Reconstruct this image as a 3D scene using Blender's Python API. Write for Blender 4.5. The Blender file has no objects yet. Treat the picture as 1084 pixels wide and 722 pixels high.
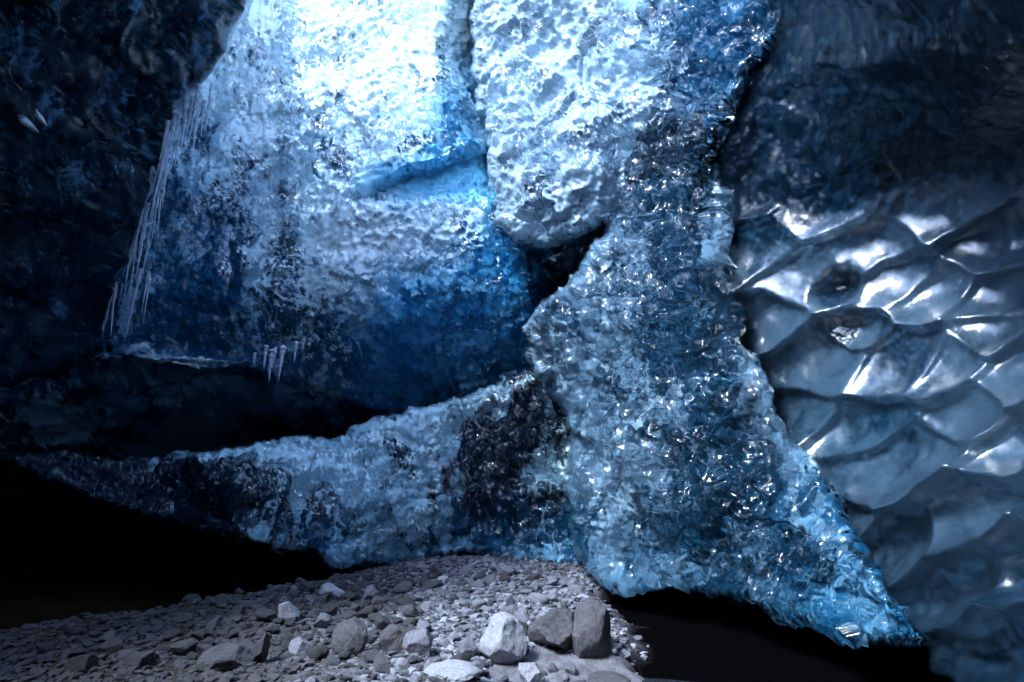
import bpy, math, random
import numpy as np
from mathutils import Vector

rng = np.random.default_rng(7)
random.seed(7)
col = bpy.context.scene.collection
scene = bpy.context.scene

# ------------------------------------------------------------------ camera
F = 706.0
PITCH = math.radians(9.57)
CAM = np.array([0.0, 0.0, 0.9])
FWD = np.array([0, math.cos(PITCH), math.sin(PITCH)])
UP = np.array([0, -math.sin(PITCH), math.cos(PITCH)])
RT = np.array([1.0, 0, 0])
cd = bpy.data.cameras.new('camera')
cd.sensor_width = 36.0
cd.lens = 36.0 * F / 1084.0
cd.clip_start = 0.02
cd.clip_end = 500
cam = bpy.data.objects.new('camera', cd)
cam.location = CAM.tolist()
cam.rotation_euler = (math.pi / 2 + PITCH, 0, 0)
col.objects.link(cam)
scene.camera = cam


def unproj(u, v, d):
    u = np.asarray(u, float); v = np.asarray(v, float); d = np.asarray(d, float)
    a = ((u - 542) / F)[..., None]; b = ((v - 361) / F)[..., None]
    return CAM + d[..., None] * (FWD + a * RT - b * UP)


def ground_pt(u, v, z=0.0):
    r = FWD + (u - 542) / F * RT - (v - 361) / F * UP
    t = (z - CAM[2]) / r[2]
    return CAM + t * r


# ------------------------------------------------------------------ noise
def _h(ix, iy, iz, s):
    x = (ix.astype(np.uint32) * np.uint32(374761393)) ^ (iy.astype(np.uint32) * np.uint32(668265263)) ^ (iz.astype(np.uint32) * np.uint32(2654435761)) ^ np.uint32((s * 1274126177) & 0xFFFFFFFF)
    x ^= x >> np.uint32(13); x *= np.uint32(1274126177)
    x ^= x >> np.uint32(16); x *= np.uint32(2246822519)
    x ^= x >> np.uint32(15)
    return (x & np.uint32(0xFFFFFF)).astype(np.float32) * np.float32(1 / 16777215.0)


def vnoise(P, s=0):
    P = np.asarray(P)
    X, Y, Z = (np.ascontiguousarray(P[..., k], dtype=np.float32) for k in range(3))
    ix, iy, iz = np.floor(X), np.floor(Y), np.floor(Z)
    fx, fy, fz = X - ix, Y - iy, Z - iz
    ix = ix.astype(np.int32); iy = iy.astype(np.int32); iz = iz.astype(np.int32)
    fx = fx * fx * (3 - 2 * fx); fy = fy * fy * (3 - 2 * fy); fz = fz * fz * (3 - 2 * fz)
    def lx(a, b):
        p = _h(ix, iy + a, iz + b, s); return p + fx * (_h(ix + 1, iy + a, iz + b, s) - p)
    c0 = lx(0, 0); c0 = c0 + fy * (lx(1, 0) - c0)
    c1 = lx(0, 1); c1 = c1 + fy * (lx(1, 1) - c1)
    return (c0 + fz * (c1 - c0)) * 2 - 1


def fbm(P, scale, octv=4, s=0, gain=0.5, ridged=False):
    P = np.asarray(P, np.float32) * np.float32(scale); a = 1.0; r = 0; t = 0
    for o in range(octv):
        n = vnoise(P + np.float32(17.3 * o), s + o)
        if ridged:
            n = 1 - 2 * np.abs(n)
        r = r + np.float32(a) * n; t += a; a *= gain; P = P * np.float32(2.03)
    return r / np.float32(t)


def worley(P, scale, s=0, jit=0.9):
    """F1, F2, offset vector from the nearest feature point, cell random"""
    P = (P * np.asarray(scale, float)).astype(np.float32)
    i = np.floor(P); f = P - i; i = i.astype(np.int32)
    X, Y, Z = (np.ascontiguousarray(f[..., k]) for k in range(3)); I, J, K = (np.ascontiguousarray(i[..., k]) for k in range(3))
    f1 = np.full(X.shape, 9.0, np.float32); f2 = f1.copy(); ox = f1 * 0; oy = f1 * 0; oz = f1 * 0; cid = f1 * 0
    jit = np.float32(jit)
    for dx in (-1, 0, 1):
        for dy in (-1, 0, 1):
            for dz in (-1, 0, 1):
                a, b, c = I + dx, J + dy, K + dz
                h = _h(a, b, c, s + 11); h2 = (h * np.float32(127.31)) % 1; h3 = (h * np.float32(3911.7)) % 1
                vx = X - dx - 0.5 - jit * (h - 0.5); vy = Y - dy - 0.5 - jit * (h2 - 0.5); vz = Z - dz - 0.5 - jit * (h3 - 0.5)
                d = np.sqrt(vx * vx + vy * vy + vz * vz)
                m = d < f1
                f2 = np.where(m, f1, np.minimum(f2, d)); f1 = np.where(m, d, f1)
                ox = np.where(m, vx, ox); oy = np.where(m, vy, oy); oz = np.where(m, vz, oz)
                cid = np.where(m, (h * np.float32(911.3)) % 1, cid)
    return f1, f2, np.stack([ox, oy, oz], -1), cid


def sstep(a, b, x):
    t = np.clip((x - a) / (b - a), 0, 1)
    return t * t * (3 - 2 * t)


def curve(U, pts):
    p = np.array(pts, float)
    return np.interp(U, p[:, 0], p[:, 1])


def blob(U, V, cu, cv, ru, rv, ang=0.0, p=1.0):
    a = math.radians(ang); x = U - cu; y = V - cv
    xx = x * math.cos(a) + y * math.sin(a); yy = -x * math.sin(a) + y * math.cos(a)
    return np.exp(-((xx / ru) ** 2 + (yy / rv) ** 2) ** p)


def rbf(ctrl):
    c = np.array(ctrl, float); xy = c[:, :2] / 100; n = len(c)
    def phi(r):
        return r * r * np.log(r + 1e-9)
    K = phi(np.sqrt(((xy[:, None] - xy[None]) ** 2).sum(-1))) + np.eye(n) * 0.02
    A = np.zeros((n + 3, n + 3)); A[:n, :n] = K; A[:n, n] = 1; A[:n, n + 1:] = xy
    A[n, :n] = 1; A[n + 1:, :n] = xy.T
    w = np.linalg.solve(A, np.concatenate([c[:, 2], [0, 0, 0]]))
    def f(U, V):
        r = w[n] + w[n + 1] * U / 100 + w[n + 2] * V / 100
        for k in range(n):
            r = r + w[k] * phi(np.sqrt((U / 100 - xy[k, 0]) ** 2 + (V / 100 - xy[k, 1]) ** 2))
        return r
    return f


def poly_sd(U, V, poly):
    p = np.array(poly, float); n = len(p)
    d = np.full(U.shape, 1e9); ins = np.zeros(U.shape, bool)
    for k in range(n):
        a = p[k]; b = p[(k + 1) % n]; e = b - a
        wx = U - a[0]; wy = V - a[1]
        t = np.clip((wx * e[0] + wy * e[1]) / (e @ e), 0, 1)
        d = np.minimum(d, np.hypot(wx - t * e[0], wy - t * e[1]))
        c = (a[1] > V) != (b[1] > V)
        with np.errstate(all='ignore'):
            xi = (b[0] - a[0]) * (V - a[1]) / (b[1] - a[1]) + a[0]
        ins ^= c & (U < xi)
    return np.where(ins, d, -d)


def axis(lo, hi, a, b, step):
    xs = list(np.arange(max(lo, a), min(hi, b) + 0.1, step))
    s = step
    x = xs[-1]
    while x < hi:
        s = min(s * 1.12, 14); x += s; xs.append(x)
    s = step; x = xs[0]; pre = []
    while x > lo:
        s = min(s * 1.12, 14); x -= s; pre.append(x)
    return np.array(pre[::-1] + xs)


# ------------------------------------------------------------------ mesh helpers
def mesh_obj(name, verts, faces, mat, attrs=None, smooth=True):
    """faces: (n,3) or (n,4) array or list of such"""
    if not isinstance(faces, list):
        faces = [faces]
    faces = [np.asarray(f, np.int32) for f in faces if len(f)]
    me = bpy.data.meshes.new(name)
    me.vertices.add(len(verts)); me.vertices.foreach_set('co', np.asarray(verts, np.float32).ravel())
    loops = np.concatenate([f.ravel() for f in faces])
    tot = np.concatenate([np.full(len(f), f.shape[1], np.int32) for f in faces])
    start = np.concatenate([[0], np.cumsum(tot)[:-1]]).astype(np.int32)
    me.loops.add(len(loops)); me.loops.foreach_set('vertex_index', loops)
    me.polygons.add(len(tot)); me.polygons.foreach_set('loop_start', start)
    me.update(calc_edges=True)
    me.polygons.foreach_set('use_smooth', np.full(len(tot), smooth))
    for k, a in (attrs or {}).items():
        at = me.attributes.new(k, 'FLOAT', 'POINT'); at.data.foreach_set('value', np.asarray(a, np.float32))
    me.validate()
    me.materials.append(mat)
    o = bpy.data.objects.new(name, me)
    col.objects.link(o)
    return o


def tag(o, label=None, cat=None, group=None, kind=None):
    if label: o['label'] = label
    if cat: o['category'] = cat
    if group: o['group'] = group
    if kind: o['kind'] = kind
    return o


def grid_normals(P):
    du = np.gradient(P, axis=1); dv = np.gradient(P, axis=0)
    N = np.cross(dv, du); N /= np.linalg.norm(N, axis=-1, keepdims=True) + 1e-9
    f = (N * (CAM - P)).sum(-1) < 0
    return np.where(f[..., None], -N, N)


def facets(P, sc, amp, s):
    f1, f2, off, cid = worley(P + 0.15 / np.mean(sc) * fbm(P, 3, 3, s + 1)[..., None], sc, s)
    a = cid * 40.0
    return amp * (off[..., 0] * np.sin(a) + off[..., 2] * np.cos(a) * 0.8 + 0.5 * ((cid * 7.31) % 1 - 0.5))


def cloud(P, N, milk, p, core, seed):
    """cloudiness of the ice: frozen-in bubbles, drifts and healed fractures; milk also carries some painted light and shade"""
    sc = p['cscale'] * (1.5 if core else 1.0)
    Q = (P + (0 if core else 1) * N * p.get('bend', 0.12)) * np.array(p.get('stretch', (1, 1, 1)), float)
    Q = Q + 0.25 / sc * np.stack([fbm(Q, sc, 2, seed + 1), fbm(Q, sc, 2, seed + 2), fbm(Q, sc, 2, seed + 3)], -1)
    n1 = fbm(Q, sc, 6, seed + 4, 0.68); n2 = fbm(Q, sc * 6, 4, seed + 5, 0.75)
    f1, f2, _, cid = worley(Q, sc * 3.2, seed + 6)
    ks = p.get('speck', 1.0)
    x = 0.5 + ks * 1.25 * n1 + ks * 0.7 * n2 + 0.16 * (cid - 0.5) + (milk - 0.5) * 0.9
    x = x + (0.04 if core else -0.10)
    c0, c1 = p.get('contrast', (0.3, 0.7))
    m = sstep(c0, c1, x)
    crack = sstep(0.05, 0.0, f2 - f1) * sstep(-0.1, 0.4, n2)
    return np.clip(m + 0.5 * crack, 0, 1)


def body(name, outline, ctrl, mat, disp, attr, core=None, cdepth=0.10, step=1.6, rim=(25, 0.25), edge=(4, 30), thick=1.2, seed=0, warp=True, wamp=26, xtra=None, box=(-20, 1104, -20, 742)):
    """A closed ice mass: relief front, rounded rim, rough flanks and a back."""
    p = np.array(outline, float)
    us = axis(p[:, 0].min() - 6, p[:, 0].max() + 6, box[0], box[1], step)
    vs = axis(p[:, 1].min() - 6, p[:, 1].max() + 6, box[2], box[3], step)
    U, V = np.meshgrid(us, vs)
    def sdf(U, V):
        Q = np.stack([U / edge[1], V / edge[1], np.zeros_like(U) + seed * 3.1], -1)
        nu = fbm(Q, 1, 4, seed + 5, 0.55); nv = fbm(Q + 40, 1, 4, seed + 6, 0.55)
        return poly_sd(U + edge[0] * 2 * nu, V + edge[0] * 2 * nv, p)
    sd = sdf(U, V)
    keep = sd > 0
    q = keep[:-1, :-1] & keep[1:, :-1] & keep[:-1, 1:] & keep[1:, 1:]
    used = np.zeros_like(keep)
    for a in (slice(0, -1), slice(1, None)):
        for b in (slice(0, -1), slice(1, None)):
            used[a, b] |= q
    pad = np.pad(q, 1)
    cnt = pad[:-1, :-1].astype(int) + pad[1:, :-1] + pad[:-1, 1:] + pad[1:, 1:]
    bd = used & (cnt < 4)
    gv, gu = np.gradient(sd, vs, us)
    g2 = gu ** 2 + gv ** 2 + 1e-6
    lim = step * 1.3
    mu = np.clip(-sd * gu / g2, -lim, lim); mv = np.clip(-sd * gv / g2, -lim, lim)
    U = np.where(bd, U + mu * 0.85, U); V = np.where(bd, V + mv * 0.85, V)
    sd = np.where(bd, 0.0, np.maximum(sd, 0))
    dep = rbf(ctrl)(U, V)
    if xtra: dep = dep + xtra(U, V)
    t = np.clip(sd / rim[0], 0, 1)
    dep = dep + rim[1] * (1 - np.sqrt(np.clip(1 - (1 - t) ** 2, 0, 1)))
    P = unproj(U, V, dep)
    # normals of the base surface, towards the cave
    du = np.gradient(P, axis=1); dv = np.gradient(P, axis=0)
    N = np.cross(dv, du); N /= np.linalg.norm(N, axis=-1, keepdims=True) + 1e-9
    view = CAM - P
    flip = (N * view).sum(-1) < 0
    N = np.where(flip[..., None], -N, N)
    vd = view / np.linalg.norm(view, axis=-1, keepdims=True)
    P0 = P
    h = disp(P, U, V, sd)
    fade = sstep(0, 10, sd) * 0.85 + 0.15
    P = P + (0.6 * N + 0.4 * vd) * (h * fade)[..., None]
    N2 = grid_normals(P)
    prm = PRM[mat.name]
    idx = -np.ones(U.shape, np.int64); idx[used] = np.arange(used.sum())
    verts = P[used]
    A_ = attr(P, U + wamp * fbm(P, 2.2, 5, 951, 0.62), V + wamp * fbm(P, 2.2, 5, 952, 0.62), sd) if warp else attr(P, U, V, sd)
    mraw = A_['milk']; A_['milk'] = cloud(P, N2, mraw, prm, False, seed * 10)
    A_['dirt'] = np.clip(A_['dirt'], 0, 1) * sstep(-0.15, 0.15, fbm(P, 45, 3, seed + 33, 0.7))
    at = {k: np.clip(a + zero(U), 0, 1)[used] for k, a in A_.items()}
    qi, qj = np.nonzero(q)
    quads = np.stack([idx[qi, qj], idx[qi + 1, qj], idx[qi + 1, qj + 1], idx[qi, qj + 1]], -1)
    # boundary edges
    E = np.concatenate([quads[:, [0, 1]], quads[:, [1, 2]], quads[:, [2, 3]], quads[:, [3, 0]]])
    key = np.minimum(E[:, 0], E[:, 1]) * (len(verts) + 1) + np.maximum(E[:, 0], E[:, 1])
    _, inv, c = np.unique(key, return_inverse=True, return_counts=True)
    be = E[c[inv] == 1]
    bv = np.unique(be)
    mp = -np.ones(len(verts), np.int64); mp[bv] = np.arange(len(bv))
    B0 = verts[bv]; allv = [verts]; nprev = bv; base = len(verts); side = []
    ray = (B0 - CAM); ray /= np.linalg.norm(ray, axis=-1, keepdims=True)
    cen = B0.mean(0)
    for k in range(1, 6):
        f = (k / 6) ** 1.5
        Q = B0 + ray * thick * f
        n = np.stack([vnoise(Q * 5, seed + 50 + j) for j in range(3)], -1)
        Q = Q + n * 0.06 * f
        allv.append(Q); cur = base + np.arange(len(bv))
        side.append(np.stack([nprev[mp[be[:, 1]]], nprev[mp[be[:, 0]]], cur[mp[be[:, 0]]], cur[mp[be[:, 1]]]], -1))
        nprev = cur; base += len(bv)
    back = (P0 - vd * thick)[used]
    allv.append(back); cur = base + bv
    side.append(np.stack([nprev[mp[be[:, 1]]], nprev[mp[be[:, 0]]], cur[mp[be[:, 0]]], cur[mp[be[:, 1]]]], -1))
    fan = quads[:, ::-1] + base
    V_all = np.concatenate(allv)
    at = {k: np.concatenate([a] + [a[bv]] * 5 + [a]) for k, a in at.items()}
    polys = [quads] + side + [fan]; nskin = sum(len(x) for x in polys)
    if core is not None:
        # cloudy, fractured heart of the ice seen through the clear skin
        cd_ = sstep(0, 30, sd) * (cdepth * (1.0 + 0.9 * fbm(P0, 4.0, 3, seed + 900)) + 0.05 * fbm(P0, 14, 3, seed + 901, 0.6)) + 0.012
        Pc = P0 - N * cd_[..., None] + 0.5 * N * np.minimum(h * fade, 0.05)[..., None]
        # keep it under the skin
        gap = ((P - Pc) * N).sum(-1); Pc = Pc - N * np.maximum(0.010 - gap, 0)[..., None]
        vc = Pc[used]
        polys.append(quads + len(V_all)); V_all = np.concatenate([V_all, vc])
        ac = {'milk': cloud(Pc, N2, mraw, prm, True, seed * 10 + 500)[used]}
        at = {k: np.concatenate([a, ac.get(k, a[:len(verts)])]) for k, a in at.items()}
    o = mesh_obj(name, V_all, polys, mat, at)
    if core is not None:
        o.data.materials.append(core)
        mi = np.zeros(len(o.data.polygons), np.int32); mi[nskin:] = 1
        o.data.polygons.foreach_set('material_index', mi)
    return o


# ------------------------------------------------------------------ materials
def new_mat(name):
    m = bpy.data.materials.new(name); m.use_nodes = True
    nt = m.node_tree; nt.nodes.clear()
    out = nt.nodes.new('ShaderNodeOutputMaterial')
    return m, nt, out


class NT:
    def __init__(s, nt): s.nt = nt
    def n(s, t, ins=None, **kw):
        x = s.nt.nodes.new(t)
        for k, v in kw.items(): setattr(x, k, v)
        for k, v in (ins or {}).items():
            if hasattr(v, 'bl_idname') and v.bl_idname.startswith('NodeSocket'): s.nt.links.new(v, x.inputs[k])
            else: x.inputs[k].default_value = v
        return x
    def math(s, op, a, b=0.0, c=False):
        x = s.nt.nodes.new('ShaderNodeMath'); x.operation = op; x.use_clamp = c
        for i, v in enumerate((a, b)):
            if isinstance(v, (int, float)): x.inputs[i].default_value = v
            else: s.nt.links.new(v, x.inputs[i])
        return x.outputs[0]
    def ramp(s, v, a, b, c=0.0, d=1.0):
        x = s.n('ShaderNodeMapRange', {'Value': v, 'From Min': a, 'From Max': b, 'To Min': c, 'To Max': d}, interpolation_type='SMOOTHSTEP')
        return x.outputs[0]
    def mix(s, f, a, b):
        x = s.nt.nodes.new('ShaderNodeMix'); x.data_type = 'RGBA'
        for i, v in ((0, f), (6, a), (7, b)):
            if isinstance(v, (int, float, tuple)): x.inputs[i].default_value = v
            else: s.nt.links.new(v, x.inputs[i])
        return x.outputs[2]
    def mixf(s, f, a, b):
        x = s.nt.nodes.new('ShaderNodeMix'); x.data_type = 'FLOAT'
        for i, v in ((0, f), (2, a), (3, b)):
            if isinstance(v, (int, float)): x.inputs[i].default_value = v
            else: s.nt.links.new(v, x.inputs[i])
        return x.outputs[0]


PRM = {}


def ice_mat(name, clear=(0.012, 0.035, 0.075, 1), milky=(0.62, 0.74, 0.88, 1), deepc=(0.010, 0.26, 0.52, 1), rough=(0.12, 0.35),
            bump=1.0, bscale=60.0, trans=None, fine=0.0, spec=0.6, coat=0.12, ior=1.31, cior=1.6, **prm):
    m, nt, out = new_mat(name); g = NT(nt); PRM[name] = prm
    mf = g.n('ShaderNodeAttribute', attribute_name='milk').outputs['Fac']
    deep = g.n('ShaderNodeAttribute', attribute_name='deep').outputs['Fac']
    df = g.n('ShaderNodeAttribute', attribute_name='dirt').outputs['Fac']
    c = g.mix(mf, g.mix(deep, clear, deepc), g.mix(g.math('MULTIPLY', deep, 0.8), milky, (0.10, 0.58, 0.90, 1)))
    c = g.mix(df, c, (0.012, 0.012, 0.016, 1))
    r = g.mixf(mf, rough[0], rough[1])
    bs = g.n('ShaderNodeBsdfPrincipled', {'Base Color': c, 'Roughness': r, 'IOR': ior, 'Specular IOR Level': spec,
             'Coat Weight': max(coat, 0), 'Coat Roughness': rough[0], 'Coat IOR': cior})
    if coat < 0: nt.links.new(g.ramp(mf, 0.0, 0.4, 0.12, 1.0), bs.inputs['Coat Weight'])
    if bump:
        tc = g.n('ShaderNodeTexCoord').outputs['Object']
        b1 = g.n('ShaderNodeTexNoise', {'Vector': tc, 'Scale': bscale, 'Detail': 2.0, 'Roughness': 0.6}).outputs[0]
        bp = g.n('ShaderNodeBump', {'Height': b1, 'Strength': 1.0, 'Distance': 0.012 * bump}).outputs[0]
        if fine:
            b2 = g.n('ShaderNodeTexNoise', {'Vector': tc, 'Scale': 260.0, 'Detail': 0.0}).outputs[0]
            bp = g.n('ShaderNodeBump', {'Height': b2, 'Strength': 1.0, 'Distance': 0.0008 * fine, 'Normal': bp}).outputs[0]
        nt.links.new(bp, bs.inputs['Normal']); nt.links.new(bp, bs.inputs['Coat Normal'])
    outsh = bs.outputs[0]
    if trans:
        tw = g.ramp(mf, trans[0], trans[1], trans[2], trans[3])
        tint = g.mix(df, g.mix(deep, (0.78, 0.90, 0.98, 1), (0.32, 0.66, 0.88, 1)), (0.05, 0.05, 0.06, 1))
        gl = g.n('ShaderNodeBsdfPrincipled', {'Base Color': tint, 'Roughness': r, 'IOR': ior, 'Transmission Weight': 1.0, 'Coat Weight': max(coat, 0), 'Coat Roughness': rough[0], 'Coat IOR': cior})
        if coat < 0: nt.links.new(g.ramp(mf, 0.0, 0.4, 0.12, 1.0), gl.inputs['Coat Weight'])
        if bump: nt.links.new(bp, gl.inputs['Normal']); nt.links.new(bp, gl.inputs['Coat Normal'])
        mx = g.n('ShaderNodeMixShader', {0: tw, 1: bs.outputs[0], 2: gl.outputs[0]})
        outsh = mx.outputs[0]
    nt.links.new(outsh, out.inputs[0])
    return m


def rock_mat(name, c1, c2, scale=8, rough=0.85, bump=0.02, spec=0.4, tone_shade=False, dark=False):
    m, nt, out = new_mat(name); g = NT(nt)
    tc = g.n('ShaderNodeTexCoord').outputs['Object']
    n1 = g.n('ShaderNodeTexNoise', {'Vector': tc, 'Scale': scale, 'Detail': 8.0, 'Roughness': 0.65}).outputs[0]
    n2 = g.n('ShaderNodeTexNoise', {'Vector': tc, 'Scale': scale * 9, 'Detail': 5.0, 'Roughness': 0.7}).outputs[0]
    f = g.ramp(g.math('ADD', g.math('MULTIPLY', n1, 0.6), g.math('MULTIPLY', n2, 0.4)), 0.35, 0.65)
    c = g.mix(f, c1, c2)
    if tone_shade:
        rv = g.n('ShaderNodeAttribute', attribute_name='tone').outputs['Fac']
        c = g.mix(g.ramp(rv, 0.0, 1.0, 0.0, 0.93), c, (0.022, 0.021, 0.024, 1))  # tone: varied greys, plus shade painted in towards the left
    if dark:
        dk = g.n('ShaderNodeAttribute', attribute_name='silt_shade').outputs['Fac']
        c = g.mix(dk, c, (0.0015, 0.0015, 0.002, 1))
        br = g.n('ShaderNodeAttribute', attribute_name='brown_shade').outputs['Fac']
        c = g.mix(br, c, (0.022, 0.014, 0.009, 1))
        spec = g.math('MULTIPLY', g.math('SUBTRACT', 1.0, dk), spec)
    hb = g.math('ADD', g.math('MULTIPLY', n1, bump), g.math('MULTIPLY', n2, bump * 0.35))
    bp = g.n('ShaderNodeBump', {'Height': hb, 'Strength': 1.0, 'Distance': 1.0}).outputs[0]
    bs = g.n('ShaderNodeBsdfPrincipled', {'Base Color': c, 'Roughness': rough, 'Normal': bp, 'Specular IOR Level': spec})
    nt.links.new(bs.outputs[0], out.inputs[0])
    return m


TR = (0.25, 1.0, 0.96, 0.35)
def pair(name, **k):
    c = dict(k); c.pop('trans', None); c.update(fine=0.0, bump=0, spec=0.2, coat=0.0)
    k.setdefault('trans', TR)
    return ice_mat(name, **k), ice_mat(name + '_heart', **c)


M_wall, C_wall = pair('lit_wall_ice', cscale=2.2, bscale=40, bump=0.3, bend=0.28, rough=(0.03, 0.2), clear=(0.010, 0.04, 0.08, 1), stretch=(1.4, 1, 0.6), milky=(0.62, 0.77, 0.86, 1), contrast=(0.32, 0.66))
M_mid, C_mid = pair('milky_block_ice', cscale=2.6, bscale=36, bump=0.16, milky=(0.36, 0.49, 0.61, 1), contrast=(0.22, 0.88), rough=(0.02, 0.2))
M_wedge, C_wedge = pair('scalloped_wedge_ice', cscale=3.0, bscale=40, bump=0.07, milky=(0.175, 0.255, 0.34, 1), contrast=(0.22, 0.92), rough=(0.02, 0.2), clear=(0.008, 0.024, 0.045, 1))
M_ledge, C_ledge = pair('ledge_ice', cscale=3.0, bscale=45, bump=0.18, milky=(0.48, 0.72, 0.84, 1), stretch=(1.6, 1, 0.6), rough=(0.03, 0.2), clear=(0.008, 0.014, 0.03, 1))
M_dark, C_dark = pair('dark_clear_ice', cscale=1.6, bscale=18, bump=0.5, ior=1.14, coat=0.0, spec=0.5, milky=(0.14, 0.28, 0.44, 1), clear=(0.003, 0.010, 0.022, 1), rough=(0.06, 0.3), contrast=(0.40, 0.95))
M_gal, C_gal = pair('gallery_ice', cscale=1.8, bscale=18, bump=0.4, coat=0.0, milky=(0.35, 0.60, 0.80, 1), clear=(0.004, 0.02, 0.04, 1), rough=(0.04, 0.2), contrast=(0.40, 0.80))  # albedo raised to stand in for light that hardly reaches the gallery
M_smooth, C_smooth = pair('smooth_scalloped_ice', cscale=1.3, bscale=9, bump=0.22, fine=1.0, coat=-1.0, ior=1.2, cior=2.0, milky=(0.050, 0.066, 0.10, 1), clear=(0.003, 0.010, 0.020, 1), speck=0.6, rough=(0.15, 0.20), contrast=(0.15, 0.95), bend=0.05, trans=(0.15, 0.85, 0.85, 0.45))
M_icicle = ice_mat('icicle_ice', bscale=60, bump=0.5, milky=(0.6, 0.7, 0.85, 1), clear=(0.25, 0.34, 0.48, 1), rough=(0.1, 0.25))
M_stone = rock_mat('stone', (0.12, 0.13, 0.16, 1), (0.30, 0.32, 0.39, 1), 6, 0.8, 0.012, tone_shade=True)
M_pale = rock_mat('pale_stone', (0.24, 0.26, 0.31, 1), (0.40, 0.42, 0.48, 1), 7, 0.8, 0.012)
M_wet = rock_mat('wet_dark_stone', (0.035, 0.037, 0.045, 1), (0.10, 0.10, 0.12, 1), 7, 0.35, 0.010, 0.6)
M_ground = rock_mat('gravel_ground', (0.07, 0.07, 0.085, 1), (0.20, 0.205, 0.24, 1), 14, 0.9, 0.02, dark=True)
M_rock = rock_mat('cave_rock', (0.008, 0.008, 0.009, 1), (0.02, 0.018, 0.016, 1), 1.5, 0.9, 0.05, 0.1)
#@@BODIES
# ------------------------------------------------------------------ bodies
def zero(U): return np.zeros_like(U)


# ---- back wall, brightly lit from the shaft
def wall_disp(P, U, V, sd):
    wp = P + 0.22 * np.stack([fbm(P, 2.0, 4, 21), zero(U), fbm(P, 2.0, 4, 22)], -1)
    wp = np.stack([wp[..., 0] * 0.94 + wp[..., 2] * 0.34, wp[..., 1], wp[..., 2] * 0.94 - wp[..., 0] * 0.34], -1)
    big = 0.16 * fbm(P, (1.1), 4, 3) + 0.025 * fbm(P, 5, 4, 4, 0.5, ridged=True)
    f1, f2, off, cid = worley(wp, (10, 10, 9), 4)
    g1, g2, offg, cg = worley(wp, (15, 15, 11), 9)
    mod = 0.35 + 0.65 * sstep(-0.25, 0.25, fbm(P, 2.5, 3, 15))
    dim = mod * (0.050 * (f1 ** 1.3) - 0.034 * off[..., 2] * (cid > 0.3)) + 0.020 * g1 - 0.012 * offg[..., 2]
    right = sstep(310, 345, U + 10 * fbm(P, 3, 3, 8))                # dimpled face right of the frosty seam
    drap = 0.09 * fbm(P * np.array([5.0, 5.0, 1.3]), 1, 5, 12, 0.62)   # vertical drapery left of it
    seam_u = curve(V, [(-300, 296), (0, 302), (200, 306), (400, 296)])
    seam = np.exp(-((U - seam_u) / 9.0) ** 2)
    rub = 0.05 + 0.10 * fbm(P, 16, 4, 31, 0.7)
    fine = 0.016 * fbm(P, 24, 4, 14, 0.65)
    big = big + facets(P, (2.2, 2.2, 2.0), 0.05, 41) * sstep(-50, 150, V)
    return big + dim * (0.35 + 0.65 * right) + drap * (1 - right * 0.85) + seam * rub + fine


def wall_x(U, V):
    d = zero(U)
    # cleft: recessed band above the lower block
    lip = curve(U, [(330, 224), (400, 213), (470, 208), (520, 203), (640, 205)])
    topc = curve(U, [(330, 222), (385, 205), (430, 178), (500, 165), (520, 160), (640, 160)])
    w = sstep(350, 420, U)
    d += w * 0.38 * sstep(-7, 9, V - topc + 8 * fbm(np.stack([U, V, V * 0], -1), 0.05, 3, 17)) * (1 - sstep(-5, 4, V - lip + 4 * fbm(np.stack([U, V, V * 0], -1), 0.07, 3, 18)))
    d -= w * 0.15 * sstep(-2, 4, V - lip) * (1 - sstep(0, 90, V - lip))
    # right flank of the upper block turns away
    fl = curve(V, [(-50, 470), (60, 455), (120, 470), (160, 490), (300, 560)])
    d += 0.9 * sstep(0, 60, U - fl)
    # diagonal crack groove
    t = (V - 95) - (U - 345) * 1.25
    d += 0.10 * np.exp(-(t / 7) ** 2) * sstep(335, 350, U) * (1 - sstep(395, 410, U))
    d -= 0.50 * blob(U, V, 178, 384, 68, 13, 2, 2)
    return d


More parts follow.
